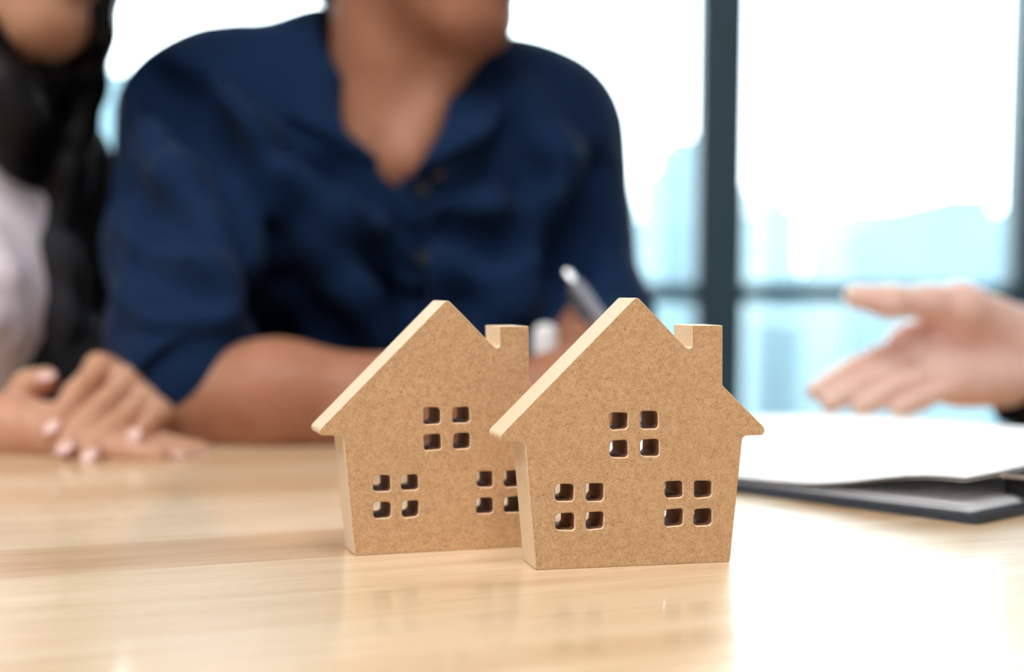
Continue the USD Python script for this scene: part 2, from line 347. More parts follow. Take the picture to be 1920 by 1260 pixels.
tower(1242, 1330, 300, 260, 45, 'tower_blue', 'tall bluish tower just left of the thick window mullion', ((.3, 1.0, 5),))
tower(1150, 1240, 400, 330, 45, 'tower_pale', 'pale lower block between the shirt sleeve and the mullion')
tower(60, 290, 128, 140, 40, 'tower_blue', 'large bluish building behind the gap between the two seated people')
tower(1400, 1640, 505, 520, 60, 'tower_blue', 'low distant block along the horizon above the open hand')
tower(1485, 1600, 600, 300, 40, 'tower_blue', 'low rooftop below the transom left of the open hand')
tower(1200, 1310, 585, 190, 40, 'tower_blue', 'low rooftop below the transom behind the front house chimney')

# ------------------------------------------------------------ the table
GA = math.radians(21.0)        # run of the staves
TX0, TX1, TY0, TY1 = -1.25, 0.66, -0.28, 1.085
tb = thing('meeting_table', 'honey-coloured wooden meeting table with a glossy top of joined staves', 'table', (0, 0, 0))
rect = Polygon([(TX0, TY0), (TX1, TY0), (TX1, TY1), (TX0, TY1)])
rng = np.random.default_rng(7)
g, gn = np.array([math.cos(GA), math.sin(GA)]), np.array([-math.sin(GA), math.cos(GA)])
wst, q = 0.062, 0
edges = 0.541 + wst * np.arange(-26, 20)
for i, e0 in enumerate(edges):
    s = -2.2 + rng.uniform(0, .6)
    while s < 1.6:
        L = rng.uniform(.7, 1.25)
        P = Polygon([tuple(g * a + gn * b) for a, b in ((s, e0), (s + L, e0), (s + L, e0 + wst), (s, e0 + wst))]).intersection(rect).buffer(-0.00008, join_style=2)
        s += L
        m = ['stave_honey', 'stave_pale', 'stave_honey', 'stave_amber', 'stave_pale'][rng.integers(5)]
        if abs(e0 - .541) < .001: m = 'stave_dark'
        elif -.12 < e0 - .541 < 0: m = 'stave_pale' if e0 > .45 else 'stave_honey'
        if P.is_empty or P.area < 2e-4: continue
        b = np.array(P.exterior.coords)[:-1]
        lift = -rng.uniform(0, .00004)
        mid = P.centroid
        loc = np.stack([(b - [mid.x, mid.y]) @ g, (b - [mid.x, mid.y]) @ gn], 1)
        pm = trimesh.creation.extrude_polygon(Polygon(loc), 0.028, engine='earcut')
        pm.apply_translation((0, 0, T - .028 + lift))
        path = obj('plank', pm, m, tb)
        xf = UsdGeom.Xformable(stage.GetPrimAtPath(path))
        xf.AddTranslateOp().Set(Gf.Vec3d(mid.x, mid.y, 0)); xf.AddRotateZOp().Set(math.degrees(GA))
for x, y in ((TX0 + .12, TY0 + .1), (TX1 - .12, TY0 + .1), (TX0 + .12, TY1 - .1), (TX1 - .12, TY1 - .1)):
    obj('leg', box((x - .035, y - .035, 0), (x + .035, y + .035, T - .0775), .004), 'black_metal', tb)
obj('apron', join(*[box(a, b) for a, b in (((TX0 + .1, TY0 + .08, T - .078), (TX1 - .1, TY0 + .11, T - .0282)), ((TX0 + .1, TY1 - .11, T - .078), (TX1 - .1, TY1 - .08, T - .0282)), ((TX0 + .1, TY0 + .11, T - .078), (TX0 + .13, TY1 - .11, T - .0282)), ((TX1 - .13, TY0 + .11, T - .078), (TX1 - .1, TY1 - .11, T - .0282)))]), 'black_metal', tb)

# ------------------------------------------------------------ the two fibreboard houses
def arc(pts, i, r, n=5):
    """rounds corner i of the closed outline with radius r"""
    p, a, b = np.array(pts[i]), np.array(pts[i - 1]), np.array(pts[(i + 1) % len(pts)])
    u, v = (a - p) / np.linalg.norm(a - p), (b - p) / np.linalg.norm(b - p)
    ang = math.acos(np.clip(u @ v, -1, 1)); t = r / math.tan(ang / 2)
    c = p + (u + v) / np.linalg.norm(u + v) * r / math.sin(ang / 2)
    s, e = p + u * t, p + v * t
    a0, a1 = math.atan2(*(s - c)[::-1]), math.atan2(*(e - c)[::-1])
    d = (a1 - a0 + math.pi) % (2 * math.pi) - math.pi
    return [tuple(c + r * np.array([math.cos(a0 + d * j / n), math.sin(a0 + d * j / n)])) for j in range(n + 1)]

def rounded(spec):
    pts = [(x, y) for x, y, r in spec]; out = []
    for i, (x, y, r) in enumerate(spec): out += arc(pts, i, r) if r else [(x, y)]
    return np.array(out)

OUT = rounded([(-38, 0, .6), (38.2, 0, .8), (42.5, 48.3, 2.0), (52.2, 48.4, 1.7), (50.9, 51.6, 2.2), (34.2, 67.5, 1.6), (33.9, 90.1, .5), (21.7, 90.1, .3),
               (21.9, 82.2, 0), (21.2, 81.6, 0), (20.2, 81.55, 0), (19.4, 82.1, 0), (15.2, 86.0, 0), (7.9, 93.4, 0), (0.1, 101.0, 1.6), (-52.2, 49.7, 1.9), (-50.4, 48.15, 1.5), (-42.2, 48.0, 1.6)])
PANES = [(-6.3, 54.9), (5.6, 54.95), (-6.1, 44.4), (5.7, 44.5), (-27.0, 28.6), (-15.6, 28.55), (-26.8, 17.9), (-15.4, 17.85), (15.4, 28.65), (27.0, 28.4), (15.5, 17.8), (27.1, 17.65)]
def normals2(p):
    t = np.roll(p, -1, 0) - p
    n = np.stack([t[:, 1], -t[:, 0]], 1); n /= np.linalg.norm(n, axis=1, keepdims=True) + 1e-12
    m = n + np.roll(n, 1, 0)
    return m / np.maximum((m * m).sum(1, keepdims=True) / 2, .5)

def house_meshes(seed):
    """the sawn board with its openings, and the wall of each opening, coloured darker for the shade inside"""
    r = np.random.default_rng(seed)
    TH, IN = 21.0, .55
    side = lambda rings, F: trimesh.Trimesh(np.vstack(rings), np.vstack(F), process=False)
    def sweep(p, prof):
        nn, N = normals2(p), len(p)
        rings = [np.column_stack([q[:, 0], np.full(N, y), q[:, 1]]) for y, o in prof for q in [p + nn * o]]
        i = np.arange(N); j = (i + 1) % N
        F = []
        for a in range(len(rings) - 1):
            A, B = a * N, (a + 1) * N
            F += [np.stack([A + i, A + j, B + j], 1), np.stack([A + i, B + j, B + i], 1)]
        return side(rings, F)
    prof = [(-TH / 2, -.25), (-TH / 2 + .3, 0), (TH / 2 - .3, 0), (TH / 2, -.25)]
    nn = normals2(OUT)
    parts, cap, bores = [sweep(OUT, prof)], [OUT - .25 * nn], []
    for cx_, cz in PANES:
        w, h = 3.5 + r.uniform(-.15, .15), 3.25 + r.uniform(-.12, .12)
        c = rounded([(sx * w, sz * h, 1.3 + r.uniform(-.3, .3)) for sx, sz in ((-1, -1), (1, -1), (1, 1), (-1, 1))])
        a = np.arctan2(c[:, 1], c[:, 0])
        c = c * (1 + .03 * np.sin(a * r.integers(2, 5) + r.uniform(0, 6)) + .02 * np.sin(a * r.integers(5, 8) + r.uniform(0, 6)))[:, None]
        c = (c + [cx_ + r.uniform(-.12, .12), cz + r.uniform(-.12, .12)])[::-1]
        m = normals2(c)
        for q in (-1, 1):
            pr = [(q * TH / 2, -.45), (q * (TH / 2 - .2), -.22), (q * (TH / 2 - IN), 0)]
            parts.append(sweep(c, pr if q < 0 else pr[::-1]))
        cap.append(c - .45 * m)
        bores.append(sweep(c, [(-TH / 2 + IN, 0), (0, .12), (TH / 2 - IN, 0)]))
    for q in (-1, 1):
        v, f = trimesh.creation.triangulate_polygon(Polygon(cap[0], cap[1:]), engine='earcut')
        v = np.column_stack([v[:, 0], np.full(len(v), q * TH / 2), v[:, 1]])
        parts.append(trimesh.Trimesh(v, f if q < 0 else f[:, ::-1], process=False))
    m = trimesh.util.concatenate(parts); m.merge_vertices()
    for x in [m] + bores: x.apply_scale(.001)
    return m, bores

def place_house(A, yaw, scale, seed, label):
    """A: the front left bottom corner on the table"""
    th = math.radians(yaw)
    d, back = np.array([math.cos(th), math.sin(th)]), np.array([-math.sin(th), math.cos(th)])
    c = np.array(A) + d * .038 * scale + back * .0105 * scale
    h = thing('wooden_house', label, 'house ornament', (c[0], c[1], T), yaw, 'fibreboard house cut-outs', scale=scale)
    board, bores = house_meshes(seed)
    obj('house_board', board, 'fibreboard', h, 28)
    for b in bores: obj('window_opening', b, 'shaded_bore', h, 40)
place_house((0.0088, 0.5255), 12.5, 1.0, 3, 'front fibreboard house cut-out in sharp focus, right of the other and overlapping it')
place_house((-0.0613, 0.5546), 17.0, 0.988, 8, 'rear fibreboard house cut-out standing left of and partly behind the sharper one')

# ------------------------------------------------------------ people
def head(v, C, fwd, s=1.0, up=(0, 0, 1), k=.014):
    R = frame_of(fwd, up); f, l, u = R
    P = lambda a, b, c: np.asarray(C) + s * (a * f + b * l + c * u)
    v.ell(P(-.012, 0, .045), (.098 * s, .077 * s, .088 * s), R, k)        # skull
    v.ell(P(.030, 0, -.020), (.058 * s, .063 * s, .090 * s), R, k)        # face
    v.ell(P(.052, 0, -.088), (.034 * s, .034 * s, .028 * s), R, .02)      # chin
    for q in (-1, 1):
        v.cap(P(-.008, q * .060, -.035), P(.050, q * .022, -.094), .018 * s, .016 * s, .02)   # jaw
        v.ell(P(.058, q * .040, -.018), (.020 * s, .022 * s, .018 * s), R, .015)              # cheekbone
        v.ell(P(.088, q * .032, .012), (.014 * s, .016 * s, .011 * s), R, .010, cut=True)     # eye socket
        v.cap(P(.078, q * .014, .030), P(.068, q * .050, .028), .009 * s, .007 * s, .010)     # brow
        v.ell(P(-.012, q * .079, -.002), (.019 * s, .009 * s, .031 * s), R, .006)             # ear
        v.ell(P(.094, q * .011, -.036), (.010 * s, .009 * s, .008 * s), R, .006)              # nostril wing
    v.cap(P(.086, 0, .018), P(.106, 0, -.030), .008 * s, .011 * s, .010)  # nose
    v.ell(P(.082, 0, -.062), (.014 * s, .026 * s, .010 * s), R, .008)     # mouth
    return P, R

def lips_mesh(P, R, s=1.0):
    ms = []
    for dz, r in ((-.057, (.0085, .021, .0045)), (-.066, (.0095, .019, .0055))):
        m = trimesh.creation.icosphere(3, 1.0)
        q = m.vertices * np.array(r) * s
        q[:, 0] -= .004 * s * (m.vertices[:, 1] ** 2)
        m.vertices = q @ R + P(.0870, 0, dz); ms.append(m)
    m = join(*ms); m.apply_translation((0, 0, T)); return m

def eyes(P, R, body, rel):
    for q in (-1, 1):
        m = trimesh.creation.icosphere(3, .0115); m.apply_translation(P(.0715, q * .032, .012) + [0, 0, T])
        obj('eye', m, 'eye_white', body, True, rel=rel)
        m = trimesh.creation.icosphere(2, .0058); m.apply_translation(P(.0780, q * .0325, .012) + [0, 0, T])
        obj('iris', m, 'eye_dark', body, True, rel=rel)
        a, b = P(.0835, q * .016, .033), P(.0715, q * .050, .032); d = b - a
        m = trimesh.creation.capsule(height=np.linalg.norm(d), radius=.0036); m.apply_transform(trimesh.geometry.align_vectors([0, 0, 1], d / np.linalg.norm(d))); m.apply_translation(a + [0, 0, T])
        obj('eyebrow', m, 'black_hair', body, True, rel=rel)

def nail(c, d, n, w=.0046, L=.0062, t=.0013):
    """a fingernail at c, pointing along d, facing n"""
    d = np.array(d, float); d /= np.linalg.norm(d); n = np.array(n, float); n -= (n @ d) * d; n /= np.linalg.norm(n)
    m = trimesh.creation.icosphere(3, 1.0)
    m.vertices = (m.vertices * [L, w, t]) @ np.array([d, np.cross(n, d), n]) + np.asarray(c) + [0, 0, T]
    return m

# ---- the man in the navy shirt
man_loc = np.array([-0.08, 1.30, 0.0])
man = thing('person', 'person in a navy button shirt with rolled sleeves leaning on the table, head turned right', 'person', man_loc)
B = Vol((-.34, .88, -.10), (.26, 1.44, .56), .003)
chin = at(950, 86, 1.17)
mf = np.array([.86, -.50, -.05])
MC = chin - frame_of(mf)[0] * .080 + np.array([0, 0, .112])
P, R = head(B, MC, mf)
nb = at(742, 300, 1.25)
B.cap(at(738, 290, 1.245), at(742, 20, 1.225), .056, .053, .03)             # neck
B.cap(at(700, 200, 1.215), at(757, 300, 1.185), .012, .010, .03)             # neck tendon
B.cap(at(850, 120, 1.20), at(775, 310, 1.185), .010, .010, .03)
B.cap(at(630, 340, 1.285), at(920, 340, 1.31), .076, .076, .04)               # upper chest
B.cap(at(700, 390, 1.28), at(820, 390, 1.285), .085, .085, .04)
B.cap(at(760, 500, 1.31), at(760, 800, 1.32), .085, .09, .05)                 # trunk
SR, ER, WR = at(330, 250, 1.268), at(350, 752, .995), at(985, 762, 1.0)
B.chain([SR, at(322, 500, 1.128), ER], [.034, .032, .036], .02)
B.chain([ER, at(520, 748, .985), at(780, 756, .99), WR], [.037, .0375, .031, .025], .02)
PA = at(1095, 722, .995)
B.cap(WR, PA, .025, .028, .02); B.cap(at(1040, 715, 1.0), at(1120, 690, 1.0), .018, .018, .015)
tip = at(1172, 668, .985)
for i, (a, b, c, d) in enumerate([(at(1120, 690, .985), at(1175, 640, .975), at(1205, 690, .965), tip), (at(1135, 705, .98), at(1190, 675, .965), at(1205, 725, .96), at(1175, 722, .965)),
                                  (at(1135, 735, .98), at(1190, 720, .965), at(1195, 765, .96), at(1160, 760, .965)), (at(1120, 765, .985), at(1170, 760, .97), at(1172, 795, .965), at(1140, 790, .97))]):
    B.chain([a, b, c, d], [.0095, .0088, .0082, .0075], .004)
B.chain([at(1060, 690, .985), at(1120, 655, .97), at(1168, 662, .968)], [.012, .010, .0085], .008)   # thumb
SL, EL = at(1043, 270, 1.33), at(1108, 622, 1.245)
B.chain([SL, at(1068, 440, 1.303), EL], [.040, .036, .034], .02)
WL = at(1080, 730, 1.06)
B.chain([EL, at(1110, 700, 1.13), WL], [.038, .035, .026], .02)
B.cap(WL, at(1060, 765, 1.02), .026, .022, .015)
for i in range(4):
    a = at(1050 + 22 * i, 772, 1.015 - .004 * i)
    B.chain([a, a + [-.018 - .002 * i, -.028, .004], a + [-.03, -.045, -.006]], [.009, .0085, .0075], .004)
body = obj('body', B.mesh(), 'skin_tan', man, True, rel=man_loc)
obj('lips', lips_mesh(P, R), 'lips', body, True, rel=man_loc)
eyes(P, R, body, man_loc)
Hh = Vol(MC + [-.16, -.16, -.14], MC + [.16, .16, .2], .003)
f_, l_, u_ = R
Hh.ell(P(-.020, 0, .055), (.104, .085, .095), R, .01)
Hh.ell(P(-.060, 0, -.010), (.060, .073, .075), R, .02)
Hh.ell(P(.03, 0, .095), (.066, .072, .045), R, .02)
Hh.ell(P(.085, 0, .0), (.068, .085, .075), R, .01, cut=True)
for q in (-1, 1): Hh.ell(P(.0, q * .085, -.02), (.03, .022, .055), R, .01, cut=True)
obj('hair', Hh.mesh(), 'black_hair', man, True, rel=man_loc)

S = Vol((-.36, .92, -.24), (.28, 1.48, .36), .003)
S.cap(at(470, 285, 1.27), at(960, 300, 1.31), .098, .098, .05)               # shoulders and chest
S.cap(at(610, 440, 1.285), at(900, 440, 1.295), .112, .112, .05)
S.cap(at(650, 620, 1.31), at(880, 620, 1.30), .118, .118, .05)
S.cap(at(690, 820, 1.30), at(850, 820, 1.30), .125, .125, .05)
S.cap(at(690, 1050, 1.33), at(850, 1050, 1.33), .13, .13, .05)
S.cap(at(405, 180, 1.255), at(640, 182, 1.26), .047, .052, .05)             # yoke
S.cap(at(860, 200, 1.28), at(1030, 228, 1.325), .056, .050, .05)
S.cap(at(612, 112, 1.28), at(660, 112, 1.28), .043, .045, .03)
S.chain([at(342, 222, 1.225), at(345, 470, 1.12), at(352, 640, 1.03), at(352, 716, .998)], [.055, .056, .052, .047], .025)   # right sleeve
S.chain([at(1043, 262, 1.33), at(1056, 365, 1.315), at(1070, 450, 1.30), at(1108, 600, 1.25)], [.050, .046, .047, .052], .03)                        # left sleeve
S.chain([at(1108, 600, 1.25), at(1105, 660, 1.19)], [.052, .046], .02)
# cloth folds: ridges and hollows that run across the surface
def fold(v, pts, r, lift=0.0, k=.022, cut=False):
    v.chain([at(*p) - np.array([0, lift, 0]) for p in pts], [r * .55] + [r] * (len(pts) - 2) + [r * .5], k, cut)
def on(v, px, py, y0=.95, y1=1.45):
    """depth of the sculpted front surface along the ray through px, py"""
    Y = np.arange(y0, y1, .002)
    p = np.array([at(px, py, y) for y in Y])
    i = np.clip(np.round((p - v.lo) / v.step).astype(int), 0, v.n - 1)
    d = v.D[tuple(i.T)]
    h = np.nonzero(d < 0)[0]
    return Y[h[0]] if len(h) else None
def crease(v, pix, r, depth, k=.02, cut=False):
    pts = []
    for x, y in pix:
        Y = on(v, x, y)
        if Y is not None: pts.append(at(x, y, Y + (-1 if cut else 1) * (r - depth * (1.15 if cut else 1.35))))
    if len(pts) > 1:
        v.chain(pts, [r * .6] + [r] * (len(pts) - 2) + [r * .5], k, cut)
for pix, r, dp in [([(395, 165), (455, 255), (535, 355), (615, 455), (675, 545), (720, 640)], .020, .024),
                   ([(545, 320), (640, 400), (725, 455)], .015, .014), ([(520, 470), (590, 570), (640, 660)], .016, .012),
                   ([(285, 250), (335, 350), (395, 450), (430, 540)], .020, .020), ([(235, 400), (300, 470), (370, 525), (425, 580)], .016, .017),
                   ([(245, 560), (320, 590), (400, 585)], .015, .013), ([(985, 180), (1040, 300), (1010, 420)], .018, .012),
                   ([(830, 380), (920, 400), (1020, 360)], .017, .012), ([(850, 490), (940, 520), (1030, 480)], .016, .012), ([(900, 650), (960, 580), (1030, 540)], .016, .013),
                   ([(800, 360), (815, 500), (812, 640)], .012, .007)]:
    crease(S, pix, r, dp)
for pix, r, dp in [([(280, 140), (335, 190), (390, 275), (432, 370), (462, 480), (490, 600), (520, 700)], .023, .031), ([(470, 560), (500, 640), (540, 710)], .024, .03),
                   ([(560, 290), (620, 335), (690, 375)], .014, .006), ([(225, 350), (290, 410), (345, 450)], .014, .014), ([(240, 490), (320, 530), (400, 560)], .013, .014),
                   ([(1115, 320), (1085, 410), (1060, 500), (1050, 600)], .020, .026), ([(540, 540), (600, 630), (650, 710)], .022, .022), ([(930, 240), (990, 330), (985, 420)], .014, .010),
                   ([(840, 320), (900, 300)], .013, .005), ([(760, 410), (760, 480), (760, 560), (758, 660)], .011, .010), ([(840, 440), (930, 460), (1010, 430)], .014, .010), ([(700, 480), (740, 560), (760, 660)], .016, .012)]:
    crease(S, pix, r, dp, cut=True)
# open neck: a V down the front
S.chain([at(738, 120, 1.24), at(742, -80, 1.23)], [.060, .066], .006, cut=True)
for a, b, r0, r1 in (((735, 190), (764, 318), .050, .004), ((722, 160), (762, 296), .044, .008), ((764, 160), (768, 300), .036, .006)):
    S.cap(at(*a, 1.17), at(*b, 1.125), r0, r1, .004, cut=True)
    S.cap(at(*a, 1.12), at(*b, 1.09), r0, r1, .004, cut=True)
shirt = obj('shirt', S.mesh(), 'navy_cotton', man, True, rel=man_loc)
def leaf(pts, r, n=.004):
    """a soft flap through the given corner points, r thick"""
    v = Vol(np.min(pts, 0) - .02, np.max(pts, 0) + .02, .002)
    for a in range(len(pts) - 2):
        A, Bq, C = np.array(pts[a]), np.array(pts[a + 1]), np.array(pts[a + 2])
        for t in np.linspace(0, 1, 14): v.cap(A + (C - A) * t * 1.0, Bq + (C - Bq) * t, r, r, .003)
    return v.mesh(3)
yl = lambda x, y, d=.004: at(x, y, (on(S, x, y) or 1.2) - d)
obj('collar', leaf([at(572, 30, 1.27), at(612, 130, 1.20), yl(545, 215), yl(640, 250), yl(700, 300)], .0035), 'navy_cotton', shirt, True, rel=man_loc)
obj('collar', leaf([at(868, 105, 1.25), at(852, 165, 1.20), at(935, 205, 1.20), at(838, 240, 1.17), at(912, 248, 1.165), at(800, 305, 1.15), yl(768, 352)], .0035), 'navy_cotton', shirt, True, rel=man_loc)
pl = [yl(778, y, .001) for y in range(355, 700, 25)]
v = Vol(np.min(pl, 0) - .03, np.max(pl, 0) + .03, .0025); v.chain(pl, [.012] * len(pl), .004, flat=((0, 1, 0), 5.0))
obj('placket', v.mesh(), 'navy_cotton', shirt, True, rel=man_loc)
for y in (355, 482, 612):
    p = yl(792, y, .006); m = trimesh.creation.cylinder(.0052, .003, sections=24); m.apply_transform(trimesh.transformations.rotation_matrix(math.pi / 2, [1, 0, 0])); m.apply_translation(p + [0, 0, T])
    obj('button', m, 'pen_black', shirt, 30, rel=man_loc)
CF = Vol((-.32, .9, -.02), (-.12, 1.12, .12), .0025)
CF.chain([at(345, 660, 1.02), at(356, 712, .99)], [.052, .0495], .01)
CF.cap(ER, at(430, 745, .985), .040, .040, .004, cut=True)
CF.plane_cut(at(365, 690, .99), np.array(at(430, 790, .985)) - at(320, 640, 1.02))
obj('cuff', CF.mesh(), 'navy_cotton', shirt, True, rel=man_loc)

def seated(parent, loc, hip, facing, trousers='grey_trousers'):
    """hips, thighs, shins and shoes of a seated person, all under the table; hip in room coordinates"""
    R = frame_of(facing); f, l = R[0], R[1]
    hip = np.array(hip)
    v = Vol(hip + [-.62, -.62, -.62], hip + [.62, .62, .3], .008)
    v.cap(hip + [0, 0, .22], hip + [0, 0, .03], .115, .125, .05)
    for q in (-1, 1):
        h = hip + l * q * .08; kn = hip + l * q * .12 + f * .40 + [0, 0, .02]; an = kn + f * .02 - [0, 0, kn[2] - .09]
        v.chain([h, kn, an], [.085, .062, .045], .03)
    obj('trousers', v.mesh(1, (0, 0, 0)), trousers, parent, True, rel=loc)
    for q in (-1, 1):
        kn = hip + l * q * .12 + f * .42; an = np.array([kn[0], kn[1], .045])
        w = Vol(an - .3, an + .3, .005)
        w.chain([an - f * .05, an + f * .14 - [0, 0, .005]], [.042, .036], .02)
        w.cap(an + [0, 0, .02], an + [0, 0, .06], .045, .043, .02)
        w.plane_cut(np.array([0, 0, .004]), np.array([0, 0, -1.0]))
        obj('shoe', w.mesh(1, (0, 0, 0)), 'black_wool', parent, True, rel=loc)
def chair(x, y, facing, label):
    R = frame_of(facing); ang = math.degrees(math.atan2(R[0][1], R[0][0]))
    c = thing('office_chair', label, 'chair', (x, y, 0), ang)
    v = Vol((-.22, -.22, .36), (.22, .22, .46), .008)
    for q in (-.11, 0, .11): v.cap((-.11, q, .40), (.11, q, .40), .08, .08, .08, flat=((0, 0, 1), 3.0))
    obj('seat', v.mesh(1, (0, 0, 0)), 'black_wool', c, True)
    obj('backrest', box((-.30, -.15, .5), (-.27, .15, .80), .012), 'black_wool', c)
    obj('back_frame', join(box((-.28, -.02, .36), (-.25, .02, .55)), box((-.28, -.02, .35), (-.1, .02, .378))), 'black_metal', c)
    m = trimesh.creation.cylinder(.022, .30, sections=16); m.apply_translation((0, 0, .215)); obj('column', m, 'chrome', c, 30)
    for i in range(5):
        a = i * 2 * math.pi / 5; d = np.array([math.cos(a), math.sin(a), 0])
        m = box((.0, -.018, .055), (.21, .018, .08), .004); m.apply_transform(trimesh.transformations.rotation_matrix(a, [0, 0, 1])); obj('leg', m, 'black_metal', c)
        m = trimesh.creation.icosphere(2, .027); m.apply_translation(d * .195 + [0, 0, .028]); obj('caster', m, 'black_metal', c, True)
mh = np.array([-0.07, 1.36, .545])
seated(man, man_loc, mh, (0, -1, 0))
chair(mh[0], mh[1], (0, -1, 0), 'black office chair under the person in the navy shirt')

# ---- the woman at the left edge
wl = np.array([-0.42, 1.22, 0.0])
wom = thing('person', 'person with long black hair, black jacket and lilac blouse, hands folded on the table', 'person', wl)
B = Vol((-.66, .82, -.03), (-.18, 1.34, .56), .0025)
chin = at(150, 98, 1.10); wf = np.array([.93, -.36, -.10])
WC = chin - frame_of(wf)[0] * .078 * .95 + np.array([0, 0, .108])
P2, R2 = head(B, WC, wf, .95)
B.cap(at(-45, 330, 1.18), WC + [-.005, .02, -.06], .050, .047, .03)
B.cap(at(-170, 430, 1.20), at(10, 440, 1.21), .055, .055, .04)
B.cap(at(-60, 600, 1.20), at(-60, 850, 1.22), .095, .10, .04)
# near arm lying on the table: forearm, hand flat, fingers to the right
EW, WW = at(-330, 815, .985), at(25, 806, .925)
B.cap(at(-225, 420, 1.16), EW, .034, .030, .02)
B.chain([EW, at(-120, 806, .945), WW], [.034, .029, .0215], .01)
B.cap(WW, at(150, 822, .915), .0205, .018, .012)
B.cap(at(120, 812, .925), at(235, 836, .915), .017, .0125, .012)
B.cap(at(140, 838, .897), at(235, 846, .895), .012, .010, .010)
for a, b, c in (((232, 834, .925), (305, 833, .925), (378, 848, .922)), ((236, 838, .912), (305, 840, .908), (362, 853, .905)), ((232, 843, .900), (295, 846, .896), (340, 856, .894)), ((222, 848, .890), (265, 853, .886), (298, 859, .884))):
    B.chain([at(*a), at(*b), at(*c)], [.0082, .0076, .0066], .003)
B.chain([at(20, 768, .945), at(52, 722, .95), at(84, 712, .945)], [.011, .0092, .0086], .005)      # thumb of the lower hand
# far arm: hand draped over the near wrist
W2 = at(292, 752, 1.035); E2 = at(124, 668, 1.216)
B.cap(at(70, 430, 1.21), E2, .032, .030, .02); B.chain([E2, W2], [.028, .020], .015)
MCP = [at(186, 690, .955), at(238, 712, .957), at(270, 748, .955), at(296, 776, .950)]
for m_ in MCP: B.cap(W2, m_, .019, .0105, .006)
for a, (px, py, Y), (qx, qy, Yt), r in ((MCP[0], (142, 736, .925), (98, 796, .897), .0078), (MCP[1], (182, 768, .925), (124, 834, .886), .0080), (MCP[2], (216, 800, .917), (170, 848, .882), .0077), (MCP[3], (272, 802, .915), (252, 818, .893), .0067)):
    B.chain([a, at(px, py, Y), at(qx, qy, Yt)], [r * 1.02, r * .98, r * .80], .0022)
B.chain([at(200, 742, .985), at(140, 776, .955), at(100, 792, .94)], [.012, .010, .008], .006)      # thumb, tucked behind
body = obj('body', B.mesh(), 'skin_woman', wom, True, rel=wl)
obj('lips', lips_mesh(P2, R2, .95), 'lips', body, True, rel=wl)
eyes(P2, R2, body, wl)
for (x, y, Y), d in (((96, 800, .8900), (-.6, -.5, -.6)), ((121, 839, .8795), (-.6, -.5, -.6)), ((168, 853, .8755), (-.6, -.5, -.5)), ((250, 820, .8865), (-.4, -.3, -.9))):
    obj('fingernail', nail(at(x, y, Y), d, (-.1, -.8, .6)), 'nail_pink', body, True, rel=wl)
for (x, y, Y) in ((374, 842, .9175), (356, 847, .901), (335, 850, .890)):
    obj('fingernail', nail(at(x, y, Y), (1, -.05, -.2), (0, -.35, 1)), 'nail_pink', body, True, rel=wl)
obj('fingernail', nail(at(86, 705, .938), (1, 0, .1), (0, -.7, .8)), 'nail_pink', body, True, rel=wl)

V2 = Vol((-.62, 1.0, -.24), (-.28, 1.36, .26), .004)                          # blouse
V2.chain([at(-60, 400, 1.14), at(-70, 560, 1.12), at(-70, 760, 1.172)], [.060, .068, .07], .03)
V2.cap(at(-90, 900, 1.20), at(-60, 1050, 1.24), .09, .11, .04)
V2.cap(at(-160, 440, 1.17), at(-20, 460, 1.17), .07, .07, .04)
for pix in ([(-20, 420), (10, 520), (25, 640)], [(-60, 500), (-20, 600), (10, 720)]): crease(V2, pix, .009, .004, .012)
blouse = obj('blouse', V2.mesh(), 'lilac_blouse', wom, True, rel=wl)
J = Vol((-.74, .96, -.26), (-.18, 1.44, .32), .0035)                          # jacket
J.chain([at(60, 330, 1.17), at(85, 380, 1.16), at(104, 520, 1.13), at(112, 720, 1.12), at(120, 900, 1.16)], [.026, .026, .023, .024, .03], .02, flat=((1, 0, 0), 1.15))
J.chain([at(40, 330, 1.22), at(20, 500, 1.24), at(10, 800, 1.26), at(0, 1020, 1.28)], [.07, .095, .11, .12], .04)
J.cap(at(-150, 330, 1.23), at(60, 330, 1.22), .06, .055, .04)
J.chain([at(88, 395, 1.20), at(108, 560, 1.23), at(122, 660, 1.215)], [.046, .044, .043], .03)
J.chain([at(128, 660, 1.215), at(235, 735, 1.085)], [.042, .031], .02)
J.chain([at(0, 250, 1.20), at(58, 335, 1.185)], [.033, .030], .03)             # collar roll at the neck
J.chain([at(-215, 395, 1.18), (at(-225, 420, 1.16) + EW) / 2, EW, at(-215, 808, .965)], [.060, .052, .044, .037], .03)
J.chain([at(-190, 380, 1.17), at(-215, 520, 1.13), at(-200, 800, 1.14)], [.03, .03, .04], .03)
jk = obj('jacket', J.mesh(), 'black_wool', wom, True, rel=wl)
LP = Vol((-.44, 1.0, -.05), (-.24, 1.25, .24), .003)
LP.chain([at(80, 370, 1.135), at(105, 480, 1.108), at(112, 600, 1.100), at(108, 690, 1.098)], [.006, .013, .010, .004], .01, flat=((0, 1, 0), 2.2))
obj('lapel', LP.mesh(), 'lapel_satin', jk, True, rel=wl, label='satin lapel')
Hw = Vol(WC + [-.20, -.20, -.42], WC + [.26, .26, .22], .003)
Hw.ell(P2(-.022, 0, .05), (.106, .090, .098), R2, .01)
Hw.ell(P2(-.075, 0, -.05), (.050, .080, .11), R2, .03)
Hw.ell(P2(.03, 0, .085), (.068, .076, .05), R2, .02)
Hw.ell(P2(.090, -.01, -.012), (.070, .075, .085), R2, .01, cut=True)
Hw.ell(P2(.075, -.05, -.05), (.060, .06, .085), R2, .01, cut=True)
Hw.chain([at(120, -150, 1.20), at(172, -40, 1.20), at(168, 60, 1.195), at(160, 160, 1.185), at(145, 240, 1.175), at(120, 330, 1.15), at(110, 440, 1.13)], [.035, .024, .0195, .016, .014, .018, .010], .015)
